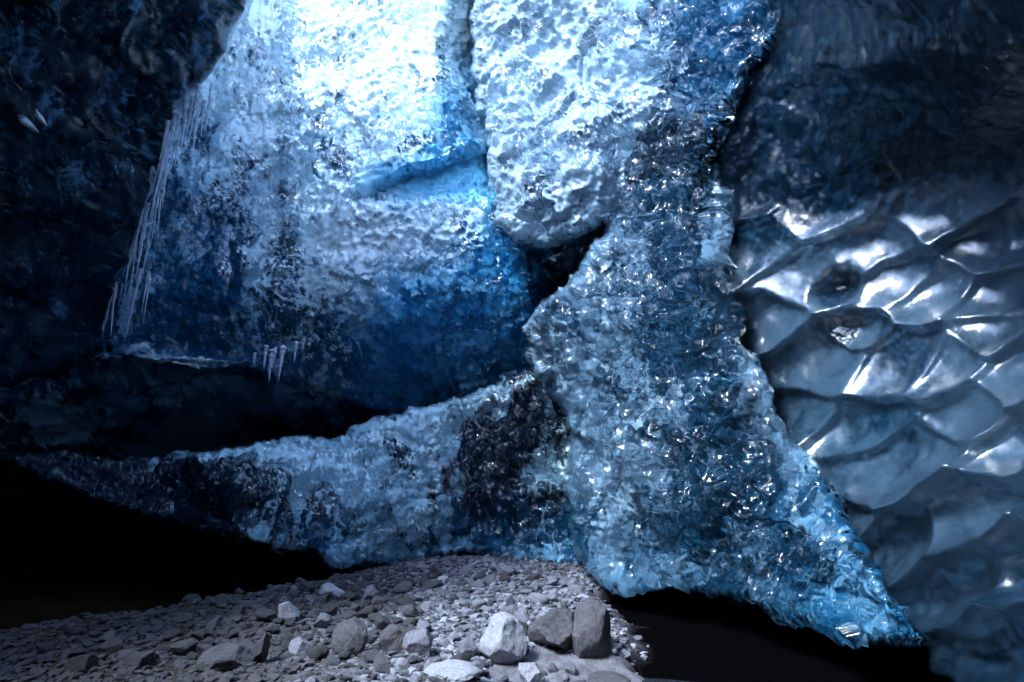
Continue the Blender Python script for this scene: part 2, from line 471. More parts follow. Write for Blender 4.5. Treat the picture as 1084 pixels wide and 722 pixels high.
def wall_attr(P, U, V, sd):
    n = 0.25 * fbm(P, 2.0, 4, 41)
    milk = 0.62 + zero(U)
    milk += 0.28 * blob(U, V, 420, 30, 150, 110) + 0.45 * blob(U, V, 400, 260, 90, 55) + 0.2 * blob(U, V, 265, 130, 40, 90)  # the pale blob at the top adds painted glow
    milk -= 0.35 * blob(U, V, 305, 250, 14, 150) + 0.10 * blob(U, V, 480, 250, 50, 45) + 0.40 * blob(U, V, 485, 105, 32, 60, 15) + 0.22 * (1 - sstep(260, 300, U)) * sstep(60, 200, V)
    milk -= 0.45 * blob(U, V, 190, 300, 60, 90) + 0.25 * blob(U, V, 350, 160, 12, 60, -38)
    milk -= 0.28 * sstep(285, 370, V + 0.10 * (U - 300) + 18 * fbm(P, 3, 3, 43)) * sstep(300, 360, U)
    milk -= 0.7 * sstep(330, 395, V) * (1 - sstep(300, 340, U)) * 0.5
    milk += 0.7 * blob(U, V, 470, 190, 80, 20, -8, 2)  # light shining through the cleft, put in as pale ice
    snow = blob(U, V, 180, 378, 62, 9, 4, 2)
    milk += snow * 0.9
    wd, _, _, wc = worley(P + 0.05 * fbm(P, 6, 2, 44)[..., None], (10, 10, 12), 45)
    milk += (0.15 + 0.35 * sstep(310, 345, U)) * (wd - 0.5) * 1.6 + 0.18 * (wc - 0.5)
    deep = 1.2 * blob(U, V, 470, 186, 90, 26, -8, 2) + 0.95 * sstep(250, 330, V + 0.35 * (U - 400)) * sstep(330, 430, U) + 0.5 * sstep(490, 520, U)  # azure at the cleft is painted in for its transmitted light
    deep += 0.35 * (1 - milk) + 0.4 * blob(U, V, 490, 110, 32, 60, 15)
    return {'milk': milk + n, 'deep': deep, 'dirt': 0.35 * blob(U, V, 303, 250, 10, 150)}


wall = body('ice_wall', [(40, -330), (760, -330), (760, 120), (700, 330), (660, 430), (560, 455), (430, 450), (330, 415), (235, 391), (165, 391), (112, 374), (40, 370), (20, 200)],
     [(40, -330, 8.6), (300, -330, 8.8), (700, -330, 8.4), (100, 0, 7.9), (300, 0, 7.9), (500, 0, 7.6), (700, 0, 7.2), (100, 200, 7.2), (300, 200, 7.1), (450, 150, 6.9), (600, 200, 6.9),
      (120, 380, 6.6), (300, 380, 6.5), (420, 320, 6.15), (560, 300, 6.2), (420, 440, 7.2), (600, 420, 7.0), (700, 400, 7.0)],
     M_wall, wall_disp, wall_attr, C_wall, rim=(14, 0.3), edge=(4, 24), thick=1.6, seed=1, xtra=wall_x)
tag(wall, 'tall bright blue-white ice wall with dimpled face and frosty vertical seam under the skylight', 'ice wall')


# ---- dark gallery below it
def gal_disp(P, U, V, sd):
    f1, f2, off, cid = worley(P + 0.1 * fbm(P, 3, 3, 61)[..., None], (3.2, 3.2, 4.5), 61)
    return 0.18 * fbm(P, 1.3, 4, 62) + 0.16 * (cid - 0.5) * sstep(0, 0.12, f2 - f1) + 0.05 * fbm(P, 9, 4, 63, 0.6)


gal = body('ice_overhang', [(-420, 360), (80, 366), (240, 378), (420, 372), (600, 330), (660, 400), (640, 500), (330, 560), (150, 560), (0, 510), (-420, 470)],
     [(-420, 360, 3.2), (-420, 470, 3.5), (0, 380, 5.9), (0, 500, 6.6), (200, 390, 6.75), (200, 520, 8.0), (420, 390, 7.3), (420, 520, 8.4), (620, 360, 7.6), (620, 480, 8.4)],
     M_gal, gal_disp, lambda P, U, V, sd: {'milk': 0.48 + 0.8 * fbm(P, 2.6, 4, 66) + 0.3 * blob(U, V, 160, 430, 110, 40), 'deep': 0.30 + zero(U), 'dirt': zero(U)}, C_gal,
     rim=(20, 0.3), edge=(6, 40), thick=1.5, seed=2, step=2.5)
tag(gal, 'dark blue undercut band of blocky ice between the bright wall and the low ledge', 'ice overhang')


# ---- left dark wall and ceiling
def left_disp(P, U, V, sd):
    f1, f2, off, cid = worley(P + 0.15 * fbm(P, 2, 3, 71)[..., None], (3.0, 1.6, 3.6), 71)
    return 0.25 * fbm(P, 0.9, 4, 72) + 0.16 * f1 ** 1.5 + 0.05 * fbm(P, 7, 4, 73, 0.55) + facets(P, (2.5, 2.5, 3.5), 0.12, 74)


def left_attr(P, U, V, sd):
    milk = -0.12 + 0.5 * fbm(P, 2.3, 4, 76) + 0.45 * blob(U, V, 215, 30, 60, 60) + 0.35 * blob(U, V, 60, 195, 60, 25, -20) + 0.2 * blob(U, V, 150, 120, 60, 60)
    milk += 0.3 * blob(U, V, 35, 60, 10, 20)
    return {'milk': milk, 'deep': 0.02 + zero(U), 'dirt': zero(U)}


left = body('ice_wall', [(-700, 230), (-420, 120), (-250, 20), (-120, -90), (-60, -200), (60, -260), (262, -220), (268, -100), (262, 0), (235, 55), (187, 122), (168, 180), (143, 260), (118, 325), (108, 372), (60, 402), (0, 408), (-300, 430), (-700, 460)],
     [(-700, -500, 1.2), (262, -500, 4.2), (-700, 0, 1.3), (-700, 460, 1.6), (-300, 0, 2.2), (-300, 400, 2.9), (0, -200, 3.2), (0, 0, 3.7), (0, 200, 4.4), (0, 400, 4.3), (120, 0, 4.6), (120, 200, 5.5), (110, 370, 5.7), (262, 0, 6.0), (200, 110, 6.2), (262, -200, 5.2)],
     M_dark, left_disp, left_attr, C_dark, rim=(22, 0.3), edge=(4, 40), thick=0.9, seed=3, step=2.5)
tag(left, 'dark blue glassy ice wall curving over the left side of the cave', 'ice wall')


# ---- low ledge
def ledge_disp(P, U, V, sd):
    wp = P + 0.08 * np.stack([fbm(P, 3, 3, 81), zero(U), fbm(P, 3, 3, 82)], -1)
    f1, f2, off, cid = worley(wp, (9, 9, 8), 84)
    r = sstep(450, 550, U + 0.3 * (V - 480) + 45 * fbm(P, 2.5, 3, 86))
    drip = 0.10 * fbm(P * np.array([7, 7, 1.8]), 1, 5, 85, 0.6)
    big = 0.22 * fbm(P, 1.4, 4, 83) + 0.06 * fbm(P, 6, 4, 87, 0.6, ridged=True)
    big = big + facets(P, (3.2, 3.2, 2.6), 0.10, 841) * (1 - 0.5 * r) + facets(P, (9, 9, 9), 0.03, 842)
    return big + (1 - r * 0.8) * drip + (0.10 + 0.9 * r) * (0.06 * f1 ** 1.3 - 0.03 * off[..., 2]) + 0.03 * (1 - r) * fbm(P * np.array([1, 1, 0.6]), 13, 3, 90, 0.6, ridged=True) + 0.016 * fbm(P, 26, 4, 88, 0.65)


def ledge_attr(P, U, V, sd):
    top = curve(U, [(-300, 440), (0, 480), (200, 480), (260, 470), (340, 463), (400, 443), (470, 424), (520, 405), (560, 388), (650, 370)])
    milk = 0.42 + 0.6 * fbm(P, 2.4, 4, 89)
    milk += 0.32 * blob(U, V, 400, 540, 90, 60) + 0.25 * blob(U, V, 380, 490, 40, 30) + 0.2 * blob(U, V, 300, 510, 40, 40)
    milk -= 0.8 * blob(U, V, 548, 455, 50, 95, 18, 1.1) + 0.4 * blob(U, V, 560, 560, 50, 50)
    milk -= 0.9 * (1 - sstep(180, 300, U))  # shade over the ledge's left tail, put in as dark clear ice
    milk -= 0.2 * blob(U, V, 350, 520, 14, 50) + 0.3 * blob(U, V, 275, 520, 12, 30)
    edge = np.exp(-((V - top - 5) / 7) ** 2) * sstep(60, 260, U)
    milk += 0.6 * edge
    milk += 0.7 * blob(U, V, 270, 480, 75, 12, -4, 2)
    return {'milk': milk, 'deep': 0.35 * sstep(520, 600, V) * sstep(260, 360, U) + 0.04, 'dirt': 0.55 * blob(U, V, 545, 450, 50, 75, 15)}


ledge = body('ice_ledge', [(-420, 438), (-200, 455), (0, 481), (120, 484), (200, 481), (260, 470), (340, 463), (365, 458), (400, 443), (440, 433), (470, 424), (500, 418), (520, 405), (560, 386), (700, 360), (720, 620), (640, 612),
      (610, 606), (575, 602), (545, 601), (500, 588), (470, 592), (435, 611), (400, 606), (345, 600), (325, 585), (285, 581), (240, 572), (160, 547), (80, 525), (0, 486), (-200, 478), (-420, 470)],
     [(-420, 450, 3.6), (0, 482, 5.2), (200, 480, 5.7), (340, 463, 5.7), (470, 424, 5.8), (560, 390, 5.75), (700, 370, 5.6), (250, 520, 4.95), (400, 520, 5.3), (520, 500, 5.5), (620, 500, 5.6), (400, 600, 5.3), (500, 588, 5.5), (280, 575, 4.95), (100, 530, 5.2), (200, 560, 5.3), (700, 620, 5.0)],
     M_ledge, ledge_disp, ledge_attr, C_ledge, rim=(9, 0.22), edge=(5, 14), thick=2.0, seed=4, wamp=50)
tag(ledge, 'low undercut ice ledge with dripping milky face and pale crest just above the gravel', 'ice ledge')


# ---- upper milky block, hanging at top centre
def mid_disp(P, U, V, sd):
    wp = P + 0.08 * np.stack([fbm(P, 3, 3, 101), zero(U), fbm(P, 3, 3, 102)], -1)
    f1, f2, off, cid = worley(wp, (9, 9, 11), 104)
    l = 1 - sstep(600, 680, U + 30 * fbm(P, 2, 3, 106))
    big = 0.28 * fbm(P, 1.3, 4, 103) + 0.09 * fbm(P, 4, 5, 107, 0.6, ridged=True)
    big = big + facets(P, (3.0, 3.0, 2.6), 0.11, 1041) + facets(P, (9, 9, 9), 0.03, 1042)
    return big + (0.10 + 0.60 * l * sstep(-0.2, 0.2, fbm(P, 2.5, 3, 115))) * (0.05 * f1 ** 1.3 - 0.045 * off[..., 2] * (cid > 0.25)) + 0.02 * fbm(P, 10, 3, 116, 0.6, ridged=True) + 0.013 * fbm(P, 22, 4, 108, 0.6) * (0.3 + sstep(-0.2, 0.3, fbm(P, 3, 2, 133)))


def mid_x(U, V):
    # notch where the lower half of the block steps forward
    lip = curve(U, [(500, 150), (520, 150), (560, 146), (640, 120)])
    return -0.12 * sstep(-3, 6, V - lip) * (1 - sstep(600, 660, U)) * (1 - sstep(0, 120, V - lip))


def mid_attr(P, U, V, sd):
    milk = 0.80 + 0.35 * fbm(P, 2.6, 4, 109) + 0.2 * blob(U, V, 560, 60, 60, 100) - 0.25 * blob(U, V, 570, 150, 40, 22) - 0.15 * blob(U, V, 640, 30, 20, 30)
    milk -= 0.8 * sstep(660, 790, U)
    return {'milk': milk, 'deep': 0.08 + 0.10 * sstep(620, 740, U), 'dirt': 0.5 * blob(U, V, 625, 30, 18, 40)}


mid = body('ice_block', [(498, -330), (950, -330), (870, -60), (835, 30), (785, 100), (745, 190), (700, 300), (655, 262), (640, 240), (606, 255), (580, 264), (552, 252), (530, 238), (519, 210), (515, 190), (519, 158), (521, 148), (506, 112), (503, 60), (500, 0)],
     [(498, -330, 6.2), (950, -330, 4.4), (500, 0, 6.3), (520, 130, 6.0), (600, -80, 5.9), (600, 50, 5.6), (600, 200, 5.1), (700, 0, 4.8), (700, 200, 4.9), (800, 0, 4.3), (780, 200, 4.4), (560, 250, 5.5), (880, 0, 3.9)],
     M_mid, mid_disp, mid_attr, C_mid, rim=(14, 0.35), edge=(6, 15), thick=1.6, seed=5, xtra=mid_x)
tag(mid, 'milky pale blue hanging ice block at top centre beside the bright wall', 'ice block')


# ---- crushed dark rubble in the gap between hanging block and wedge
def rub_disp(P, U, V, sd):
    f1, f2, off, cid = worley(P, (9, 9, 14), 111)
    return 0.10 * (cid - 0.5) + 0.08 * fbm(P, 8, 4, 112, 0.6)


rub = body('ice_rubble', [(572, 285), (592, 262), (625, 235), (680, 210), (720, 300), (640, 360), (560, 350), (566, 320), (590, 300)],
     [(572, 285, 6.1), (680, 220, 5.6), (640, 350, 5.7), (600, 300, 5.9)],
     M_dark, rub_disp, lambda P, U, V, sd: {'milk': 0.4 + 0.5 * fbm(P, 6, 3, 113), 'deep': 0.2 + zero(U), 'dirt': 0.7 + zero(U)}, rim=(10, 0.15), edge=(5, 12), thick=0.8, seed=6)
tag(rub, 'dark jagged rubbly ice wedged in the gap below the hanging block', 'ice rubble')


# ---- scalloped wedge
def wedge_disp(P, U, V, sd):
    wp = P + 0.06 * np.stack([fbm(P, 4, 3, 121), zero(U), fbm(P, 4, 3, 122)], -1)
    f1, f2, off, cid = worley(wp, (9.5, 8, 7.0), 124)
    g1, g2, go, gc = worley(wp, (18, 14, 20), 125)
    x = U + 25 * fbm(P, 2.5, 3, 126)
    ridge = curve(V, [(100, 700), (200, 700), (300, 705), (400, 720), (500, 750), (600, 800)])
    scl = np.exp(-((x - ridge) / 70.0) ** 2)                       # scaly belt down the middle
    smooth = sstep(0, 60, x - curve(V, [(200, 790), (450, 810), (550, 850), (700, 960)]))
    big = 0.18 * fbm(P, 1.7, 4, 123) + 0.06 * fbm(P, 4, 4, 127, 0.5, ridged=True) * (1 - 0.5 * smooth)
    sc = 0.11 * f1 ** 1.4 - 0.085 * off[..., 2] * (cid > 0.15) + 0.02 * g1
    big = big + (facets(P, (3.4, 3.4, 3.0), 0.12, 1241) + facets(P, (8, 8, 8), 0.03, 1242) * sstep(-0.1, 0.3, fbm(P, 2, 3, 134))) * (1 - 0.7 * scl) * (1 - 0.6 * smooth)
    return big + sc * (0.05 + 0.75 * scl) * (1 - 0.55 * smooth) + 0.03 * (1 - scl) * (1 - smooth) * fbm(P, 11, 3, 130, 0.6, ridged=True) + 0.008 * fbm(P, 20, 3, 128, 0.55) * sstep(-0.2, 0.3, fbm(P, 3, 2, 133)) + 0.02 * g1 * scl


def wedge_x(U, V):
    # spine: nearest along a line from the left corner up to the top
    sp = curve(V, [(100, 690), (200, 690), (345, 700), (500, 740), (700, 830)])
    return 0.0 * sp


def wedge_attr(P, U, V, sd):
    x = U + 25 * fbm(P, 2.5, 3, 126)
    ridge = curve(V, [(100, 700), (200, 700), (300, 715), (400, 735), (500, 760), (600, 800)])
    scl = np.exp(-((x - ridge) / 55.0) ** 2)
    milk = 0.60 + 0.38 * fbm(P, 2.8, 4, 129) - 0.62 * scl + 0.3 * blob(U, V, 620, 400, 55, 80) + 0.15 * blob(U, V, 660, 540, 50, 70) + 0.12 * blob(U, V, 740, 450, 30, 60)
    milk -= 0.25 * blob(U, V, 650, 440, 12, 40, 15) + 0.3 * sstep(0, 60, U - curve(V, [(200, 790), (450, 800), (550, 840), (700, 950)]))
    milk -= 0.35 * blob(U, V, 700, 570, 60, 30) - 0.2 * blob(U, V, 770, 600, 40, 20)
    return {'milk': milk, 'deep': 0.08 + 0.12 * sstep(500, 650, V) + 0.12 * sstep(800, 880, U), 'dirt': 0.25 * scl * (V < 330)}


wedge = body('ice_pillar', [(700, 118), (735, 128), (765, 165), (775, 200), (790, 235), (772, 262), (770, 285), (778, 312), (790, 335), (782, 362), (800, 376), (812, 400), (822, 432), (840, 462), (866, 500), (892, 545), (925, 600), (955, 645), (988, 688), (960, 687), (930, 680), (905, 678), (885, 672),
      (866, 655), (850, 652), (838, 655), (800, 640), (760, 632), (735, 628), (712, 622), (690, 625), (660, 628), (640, 624), (622, 608), (612, 585), (604, 560), (600, 520), (606, 480), (600, 440), (578, 412), (565, 390), (554, 346), (575, 322), (602, 298), (622, 270), (640, 240), (655, 205), (662, 170), (680, 135)],
     [(700, 118, 5.0), (650, 220, 5.0), (554, 346, 5.1), (600, 440, 5.0), (600, 540, 4.9), (630, 610, 4.6), (680, 330, 4.35), (700, 220, 4.5), (680, 450, 4.15), (700, 560, 4.05), (740, 300, 4.05), (780, 300, 4.3), (770, 400, 3.75), (800, 500, 3.55), (830, 460, 3.7), (760, 610, 3.8), (860, 560, 3.3), (892, 545, 3.35), (870, 650, 3.3), (930, 640, 2.85), (988, 688, 2.7)],
     M_wedge, wedge_disp, wedge_attr, C_wedge, rim=(10, 0.18), edge=(5, 13), thick=0.9, seed=7)
tag(wedge, 'large wedge-shaped ice pillar in the centre with fish-scale melt scallops and broken foot', 'ice pillar')


# ---- right wall with big smooth scallops, turning into the dark ceiling
CELLS = [(800, 270), (815, 338), (850, 292), (884, 302), (921, 262), (950, 300), (908, 352), (868, 388), (985, 312), (1052, 322), (955, 385), (1002, 392), (1045, 356), (838, 436), (925, 452), (1022, 446), (1085, 400),
         (945, 492), (1056, 550), (955, 585), (1022, 632), (1056, 705), (1045, 262), (870, 225), (985, 215), (745, 180), (760, 130), (790, 200), (990, 480), (880, 560), (900, 640), (960, 700), (1090, 250), (1100, 480), (1130, 620),
         (800, 60), (880, 120), (990, 100), (1080, 130), (900, 20), (1010, 0), (835, 170)]


def right_disp(P, U, V, sd):
    wu = U + 9 * fbm(P, 4, 3, 141); wv = V + 9 * fbm(P, 4, 3, 142)
    C = list(CELLS)
    r2 = np.random.default_rng(3)
    for _ in range(150):
        c = (r2.uniform(740, 1500), r2.uniform(-380, 1000))
        if (c[0] > 1130 or c[1] < -30 or c[1] > 730) and min(math.hypot(c[0] - q[0], c[1] - q[1]) for q in C) > 75: C.append(c)
    a = math.radians(-18); SZ = {(945, 492): 1.25, (868, 388): 1.15, (955, 385): 1.1, (985, 215): 1.3, (921, 262): 1.15, (850, 292): 1.1, (908, 352): 0.75, (884, 302): 0.7, (815, 338): 0.85, (1045, 356): 0.9}
    num = zero(U); den = zero(U) + 1e-12; best = np.full(U.shape, 1e9)
    DD = []
    for k, c in enumerate(C):
        x = (wu - c[0]); y = (wv - c[1]); sz = SZ.get(c, 1.0)
        xx = (x * math.cos(a) + y * math.sin(a)) / 1.35 / sz; yy = (-x * math.sin(a) + y * math.cos(a)) / 0.85 / sz
        d = np.sqrt(xx * xx + yy * yy + 1.0); best = np.minimum(best, d); DD.append((d, yy))
    for d, yy in DD:
        w = np.exp(-(d - best) / 2.2)
        num += w * (0.100 * (np.minimum(d, 75) / 45.0) ** 1.8 + 0.0013 * np.clip(yy, -60, 60)); den += w
    h = num / den * (1 + 0.4 * sstep(400, 540, V))
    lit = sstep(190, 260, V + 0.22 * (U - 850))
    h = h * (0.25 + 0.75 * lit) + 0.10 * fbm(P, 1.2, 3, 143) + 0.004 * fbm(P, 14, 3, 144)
    # dark window: a melt hole in the bowl
    nz = 9 * fbm(P, 9, 3, 148)
    hole = blob(U + nz, V + nz, 886, 303, 25, 15, -38, 1.6)
    h = h - 0.11 * hole
    h = h + (1 - lit) * 0.05 * fbm(P, 5, 4, 145, 0.6)
    grit = blob(U, V, 888, 352, 24, 10, -35, 2)
    h = h + grit * 0.02 * fbm(P, 45, 3, 146, 0.7)
    # silky flow lines on the upper left
    fl = blob(U, V, 765, 150, 60, 70, 0, 1.5)
    t = (U - 770) * 0.85 + (V - 150) * 0.52
    h = h + fl * 0.045 * np.sin(t / 7.5 + 3 * fbm(P, 3, 3, 147))
    return h


def right_attr(P, U, V, sd):
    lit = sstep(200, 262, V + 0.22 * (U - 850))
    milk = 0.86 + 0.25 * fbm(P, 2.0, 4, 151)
    milk = milk * lit - 0.25 * (1 - lit)  # ceiling's shade put into the ice: clear and dark where unlit
    milk += 0.6 * blob(U, V, 765, 160, 50, 60, -50, 1.5) + 0.3 * blob(U, V, 915, 130, 25, 25) + 0.25 * blob(U, V, 1020, 50, 50, 20, -20)
    milk += 0.3 * blob(U, V, 800, 225, 40, 15, -20) + 0.12 * blob(U, V, 960, 215, 90, 30, -10)
    milk -= 0.7 * blob(U, V, 886, 303, 27, 17, -38, 1.6) + 0.35 * blob(U, V, 935, 255, 50, 22)
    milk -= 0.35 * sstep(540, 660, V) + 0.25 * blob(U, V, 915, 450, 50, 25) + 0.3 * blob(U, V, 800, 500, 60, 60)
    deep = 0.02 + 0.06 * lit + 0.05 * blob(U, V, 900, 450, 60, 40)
    grit = blob(U, V, 888, 352, 24, 9, -35, 2) + 0.4 * blob(U, V, 935, 390, 30, 7, -15, 2) + 0.4 * blob(U, V, 980, 412, 20, 6, -20, 2)
    return {'milk': milk, 'deep': deep, 'dirt': grit}


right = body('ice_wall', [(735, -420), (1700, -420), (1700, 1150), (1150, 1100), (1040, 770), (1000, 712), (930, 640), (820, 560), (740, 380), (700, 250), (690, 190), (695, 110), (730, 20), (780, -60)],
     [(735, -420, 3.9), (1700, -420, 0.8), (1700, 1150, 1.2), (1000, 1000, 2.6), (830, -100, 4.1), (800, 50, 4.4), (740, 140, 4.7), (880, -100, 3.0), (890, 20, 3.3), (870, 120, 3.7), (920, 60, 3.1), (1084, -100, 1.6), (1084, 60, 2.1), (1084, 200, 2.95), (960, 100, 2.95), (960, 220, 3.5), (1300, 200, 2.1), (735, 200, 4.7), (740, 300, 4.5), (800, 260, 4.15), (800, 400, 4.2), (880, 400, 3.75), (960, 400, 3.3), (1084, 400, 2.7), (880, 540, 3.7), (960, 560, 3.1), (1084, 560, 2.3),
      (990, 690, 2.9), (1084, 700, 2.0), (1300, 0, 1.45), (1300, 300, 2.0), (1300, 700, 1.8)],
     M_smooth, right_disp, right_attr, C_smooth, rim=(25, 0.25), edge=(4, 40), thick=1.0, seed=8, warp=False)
tag(right, 'smooth glossy scalloped ice wall with large bowls and white highlights on the right', 'ice wall')

#@@SHELL
# ------------------------------------------------------------------ cave shell (rock and glacier round and behind everything)
def shell():
    nt, ns = 300, 340
    ys = np.linspace(-9, 15, ns)
    th = np.linspace(0, math.pi, nt)
    T, Y = np.meshgrid(th, ys)
    w = np.interp(Y, [-9, -3, 2, 6, 10, 13, 15], [0.3, 3.6, 5.2, 8.5, 9.5, 8, 3])
    hgt = np.interp(Y, [-9, -3, 2, 6, 10, 13, 15], [0.3, 3.6, 6.4, 8.6, 9.5, 7, 2])
    c = np.cos(T); s_ = np.sin(T)
    X = w * np.sign(c) * np.abs(c) ** 0.8; Z = hgt * np.abs(s_) ** 0.7 - 0.6
    P = np.stack([X, Y, Z], -1)
    n = fbm(P, 0.5, 4, 200)
    P = P * (1 + 0.07 * n[..., None])
    P[..., 2] -= 0.5 * (np.abs(s_) < 0.05)
    P[..., 1] = Y
    idx = np.arange(nt * ns).reshape(ns, nt)
    q = np.stack([idx[:-1, :-1], idx[1:, :-1], idx[1:, 1:], idx[:-1, 1:]], -1)
    cx = (P[:-1, :-1, 0] + P[1:, 1:, 0]) / 2; cy = (P[:-1, :-1, 1] + P[1:, 1:, 1]) / 2; cz = (P[:-1, :-1, 2] + P[1:, 1:, 2]) / 2
    hx, hy, rx, ry = HOLE
    e = ((cx - hx) / rx) ** 2 + ((cy - hy) / ry) ** 2 + 0.25 * fbm(np.stack([cx, cy, cz], -1), 0.8, 3, 205)
    hole = (e < 1) & (cz > 3)
    hole |= np.sqrt((cx - ENTR[0]) ** 2 + (cy - ENTR[1]) ** 2 + (cz - ENTR[2]) ** 2) < ENTR[3]
    faces = q[~hole].reshape(-1, 4)
    V = P.reshape(-1, 3)
    # outer skin gives the roof thickness
    N = V - np.array([0, 0, 0]) * 1.0
    N = N.copy(); N[:, 1] = 0; N /= np.linalg.norm(N, axis=1, keepdims=True) + 1e-6
    V2 = V + N * 0.9
    n0 = len(V)
    E = np.concatenate([faces[:, [0, 1]], faces[:, [1, 2]], faces[:, [2, 3]], faces[:, [3, 0]]])
    key = np.minimum(E[:, 0], E[:, 1]) * n0 + np.maximum(E[:, 0], E[:, 1])
    _, inv, cnt = np.unique(key, return_inverse=True, return_counts=True)
    be = E[cnt[inv] == 1]
    sides = np.stack([be[:, 1], be[:, 0], be[:, 0] + n0, be[:, 1] + n0], -1)
    allf = np.concatenate([faces, faces[:, ::-1] + n0, sides])
    o = mesh_obj('cave_ceiling', np.concatenate([V, V2]), allf, M_rock)
    tag(o, kind='structure')
    # far end wall
    A, R = np.meshgrid(np.linspace(0, math.pi, 80), np.linspace(0, 1, 24))
    cc = np.cos(A); X = 9.9 * R * np.sign(cc) * np.abs(cc) ** 0.8; Z = 9.8 * R * np.sin(A) ** 0.7 - 0.6
    Yb = 12.2 + 0.8 * fbm(np.stack([X, Z, X * 0], -1), 0.5, 4, 210) - 1.5 * R
    Pb = np.stack([X, Yb, Z], -1); ib = np.arange(Pb[..., 0].size).reshape(A.shape)
    qb = np.stack([ib[:-1, :-1], ib[1:, :-1], ib[1:, 1:], ib[:-1, 1:]], -1).reshape(-1, 4)
    Vb = Pb.reshape(-1, 3); Vc = Vb + np.array([0, 1.0, 0]); nb = len(Vb)
    Eb = np.concatenate([qb[:, [0, 1]], qb[:, [1, 2]], qb[:, [2, 3]], qb[:, [3, 0]]])
    ky = np.minimum(Eb[:, 0], Eb[:, 1]) * nb + np.maximum(Eb[:, 0], Eb[:, 1])
    _, inv, cnt = np.unique(ky, return_inverse=True, return_counts=True); be = Eb[cnt[inv] == 1]
    sb = np.stack([be[:, 1], be[:, 0], be[:, 0] + nb, be[:, 1] + nb], -1)
    o = mesh_obj('cave_end_wall', np.concatenate([Vb, Vc]), np.concatenate([qb, qb[:, ::-1] + nb, sb]), M_rock)
    tag(o, kind='structure')


HOLE = (-1.7, 3.4, 2.7, 4.5)
ENTR = (-3.6, 0.5, 4.0, 0.0)
shell()


# ------------------------------------------------------------------ ground
def ground_z(x, y):
    P = np.stack([x, y, np.zeros_like(x)], -1)
    z = 0.05 * fbm(P, 0.9, 4, 300) + 0.03 * fbm(P, 4, 3, 301)
    # gravel bank rising to the left and far side, silt hollow on the right
    z = z + 0.15 * sstep(-1.0, -4.0, x) + 0.05 * sstep(0.9, -0.5, x)
    silt_shade = sstep(0.42, 0.62, x - 0.05 * (y - 3.2) + 0.30 * fbm(P, 2.2, 4, 302))
    z = z - 0.10 * silt_shade
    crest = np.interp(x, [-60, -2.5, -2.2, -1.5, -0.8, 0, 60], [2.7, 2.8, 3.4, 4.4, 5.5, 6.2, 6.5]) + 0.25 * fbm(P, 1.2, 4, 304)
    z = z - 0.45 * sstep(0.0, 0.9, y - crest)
    silt_shade = np.maximum(silt_shade, sstep(-0.05, 0.35, y - crest))  # black beyond the crest is the void's shade painted on the ground
    near = sstep(3.35, 3.05, y + 0.12 * fbm(P, 2, 3, 303)) * sstep(-0.25, 0.0, x)
    z = z - 0.06 * near
    return z, np.maximum(silt_shade, 0)


def grid_axis(lo, hi, a, b, s):
    return axis(lo, hi, a, b, s) if False else np.concatenate([-(np.geomspace(0.05, a - lo + 0.05, 40)[::-1]) + 0.05 + a, np.arange(a + s, b, s), b - 0.05 + np.geomspace(0.05, hi - b + 0.05, 40)])


gx = grid_axis(-60, 60, -5, 3, 0.03); gy = grid_axis(-60, 80, 1.8, 9, 0.03)
X, Y = np.meshgrid(gx, gy)
Z, silt_shade = ground_z(X, Y)
brown_shade = sstep(-1.1, -1.9, X + 0.45 * (Y - 3.5) - 0.3)  # dark brown bank, with the shade on the left painted in
gi = np.arange(X.size).reshape(X.shape)
gq = np.stack([gi[:-1, :-1], gi[:-1, 1:], gi[1:, 1:], gi[1:, :-1]], -1).reshape(-1, 4)
gr = mesh_obj('ground', np.stack([X, Y, Z], -1).reshape(-1, 3), gq, M_ground, {'silt_shade': silt_shade.ravel(), 'brown_shade': brown_shade.ravel()})
tag(gr, kind='structure')


# shallow meltwater in front of the boulders
def make_water():
    m, nt, out = new_mat('meltwater'); g = NT(nt)
    tc = g.n('ShaderNodeTexCoord').outputs['Object']
    n = g.n('ShaderNodeTexNoise', {'Vector': tc, 'Scale': 14.0, 'Detail': 3.0}).outputs[0]
    bp = g.n('ShaderNodeBump', {'Height': n, 'Strength': 0.4, 'Distance': 0.01}).outputs[0]
    bs = g.n('ShaderNodeBsdfPrincipled', {'Base Color': (0.012, 0.014, 0.018, 1), 'Roughness': 0.22, 'IOR': 1.33, 'Normal': bp, 'Specular IOR Level': 0.35})
    nt.links.new(bs.outputs[0], out.inputs[0])
    n = 60
    a = np.linspace(0, 2 * math.pi, n, endpoint=False)
    r = 1 + 0.25 * fbm(np.stack([np.cos(a), np.sin(a), a * 0], -1), 1.5, 3, 310)
    V = [[0.62, 2.75, -0.08]] + [[0.62 + 0.75 * rr * math.cos(t), 2.75 + 0.40 * rr * math.sin(t), -0.08] for rr, t in zip(r, a)]
    F_ = [[0, 1 + k, 1 + (k + 1) % n] for k in range(n)]
    tag(mesh_obj('meltwater_pool', V, np.array(F_), m), kind='structure')


make_water()


# ------------------------------------------------------------------ stones
def stone_mesh(seed, subdiv=3, ang=0.6):
    import bmesh
    r = np.random.default_rng(seed)
    bm = bmesh.new(); bmesh.ops.create_icosphere(bm, subdivisions=subdiv, radius=1.0)
    V = np.array([v.co for v in bm.verts]); Fc = np.array([[v.index for v in f.verts] for f in bm.faces]); bm.free()
    for _ in range(13):                                # knock flats off it
        n = r.normal(size=3); n /= np.linalg.norm(n); d = r.uniform(0.50, 0.90) if ang > 0.5 else r.uniform(0.66, 0.95)
        s = V @ n; V = V - np.outer(np.maximum(s - d, 0), n)
    V = V * (1 + 0.16 * fbm(V + seed * 7.7, 1.8, 5, seed, 0.6))[:, None]
    V = V / np.abs(V).max(0)
    return V, Fc


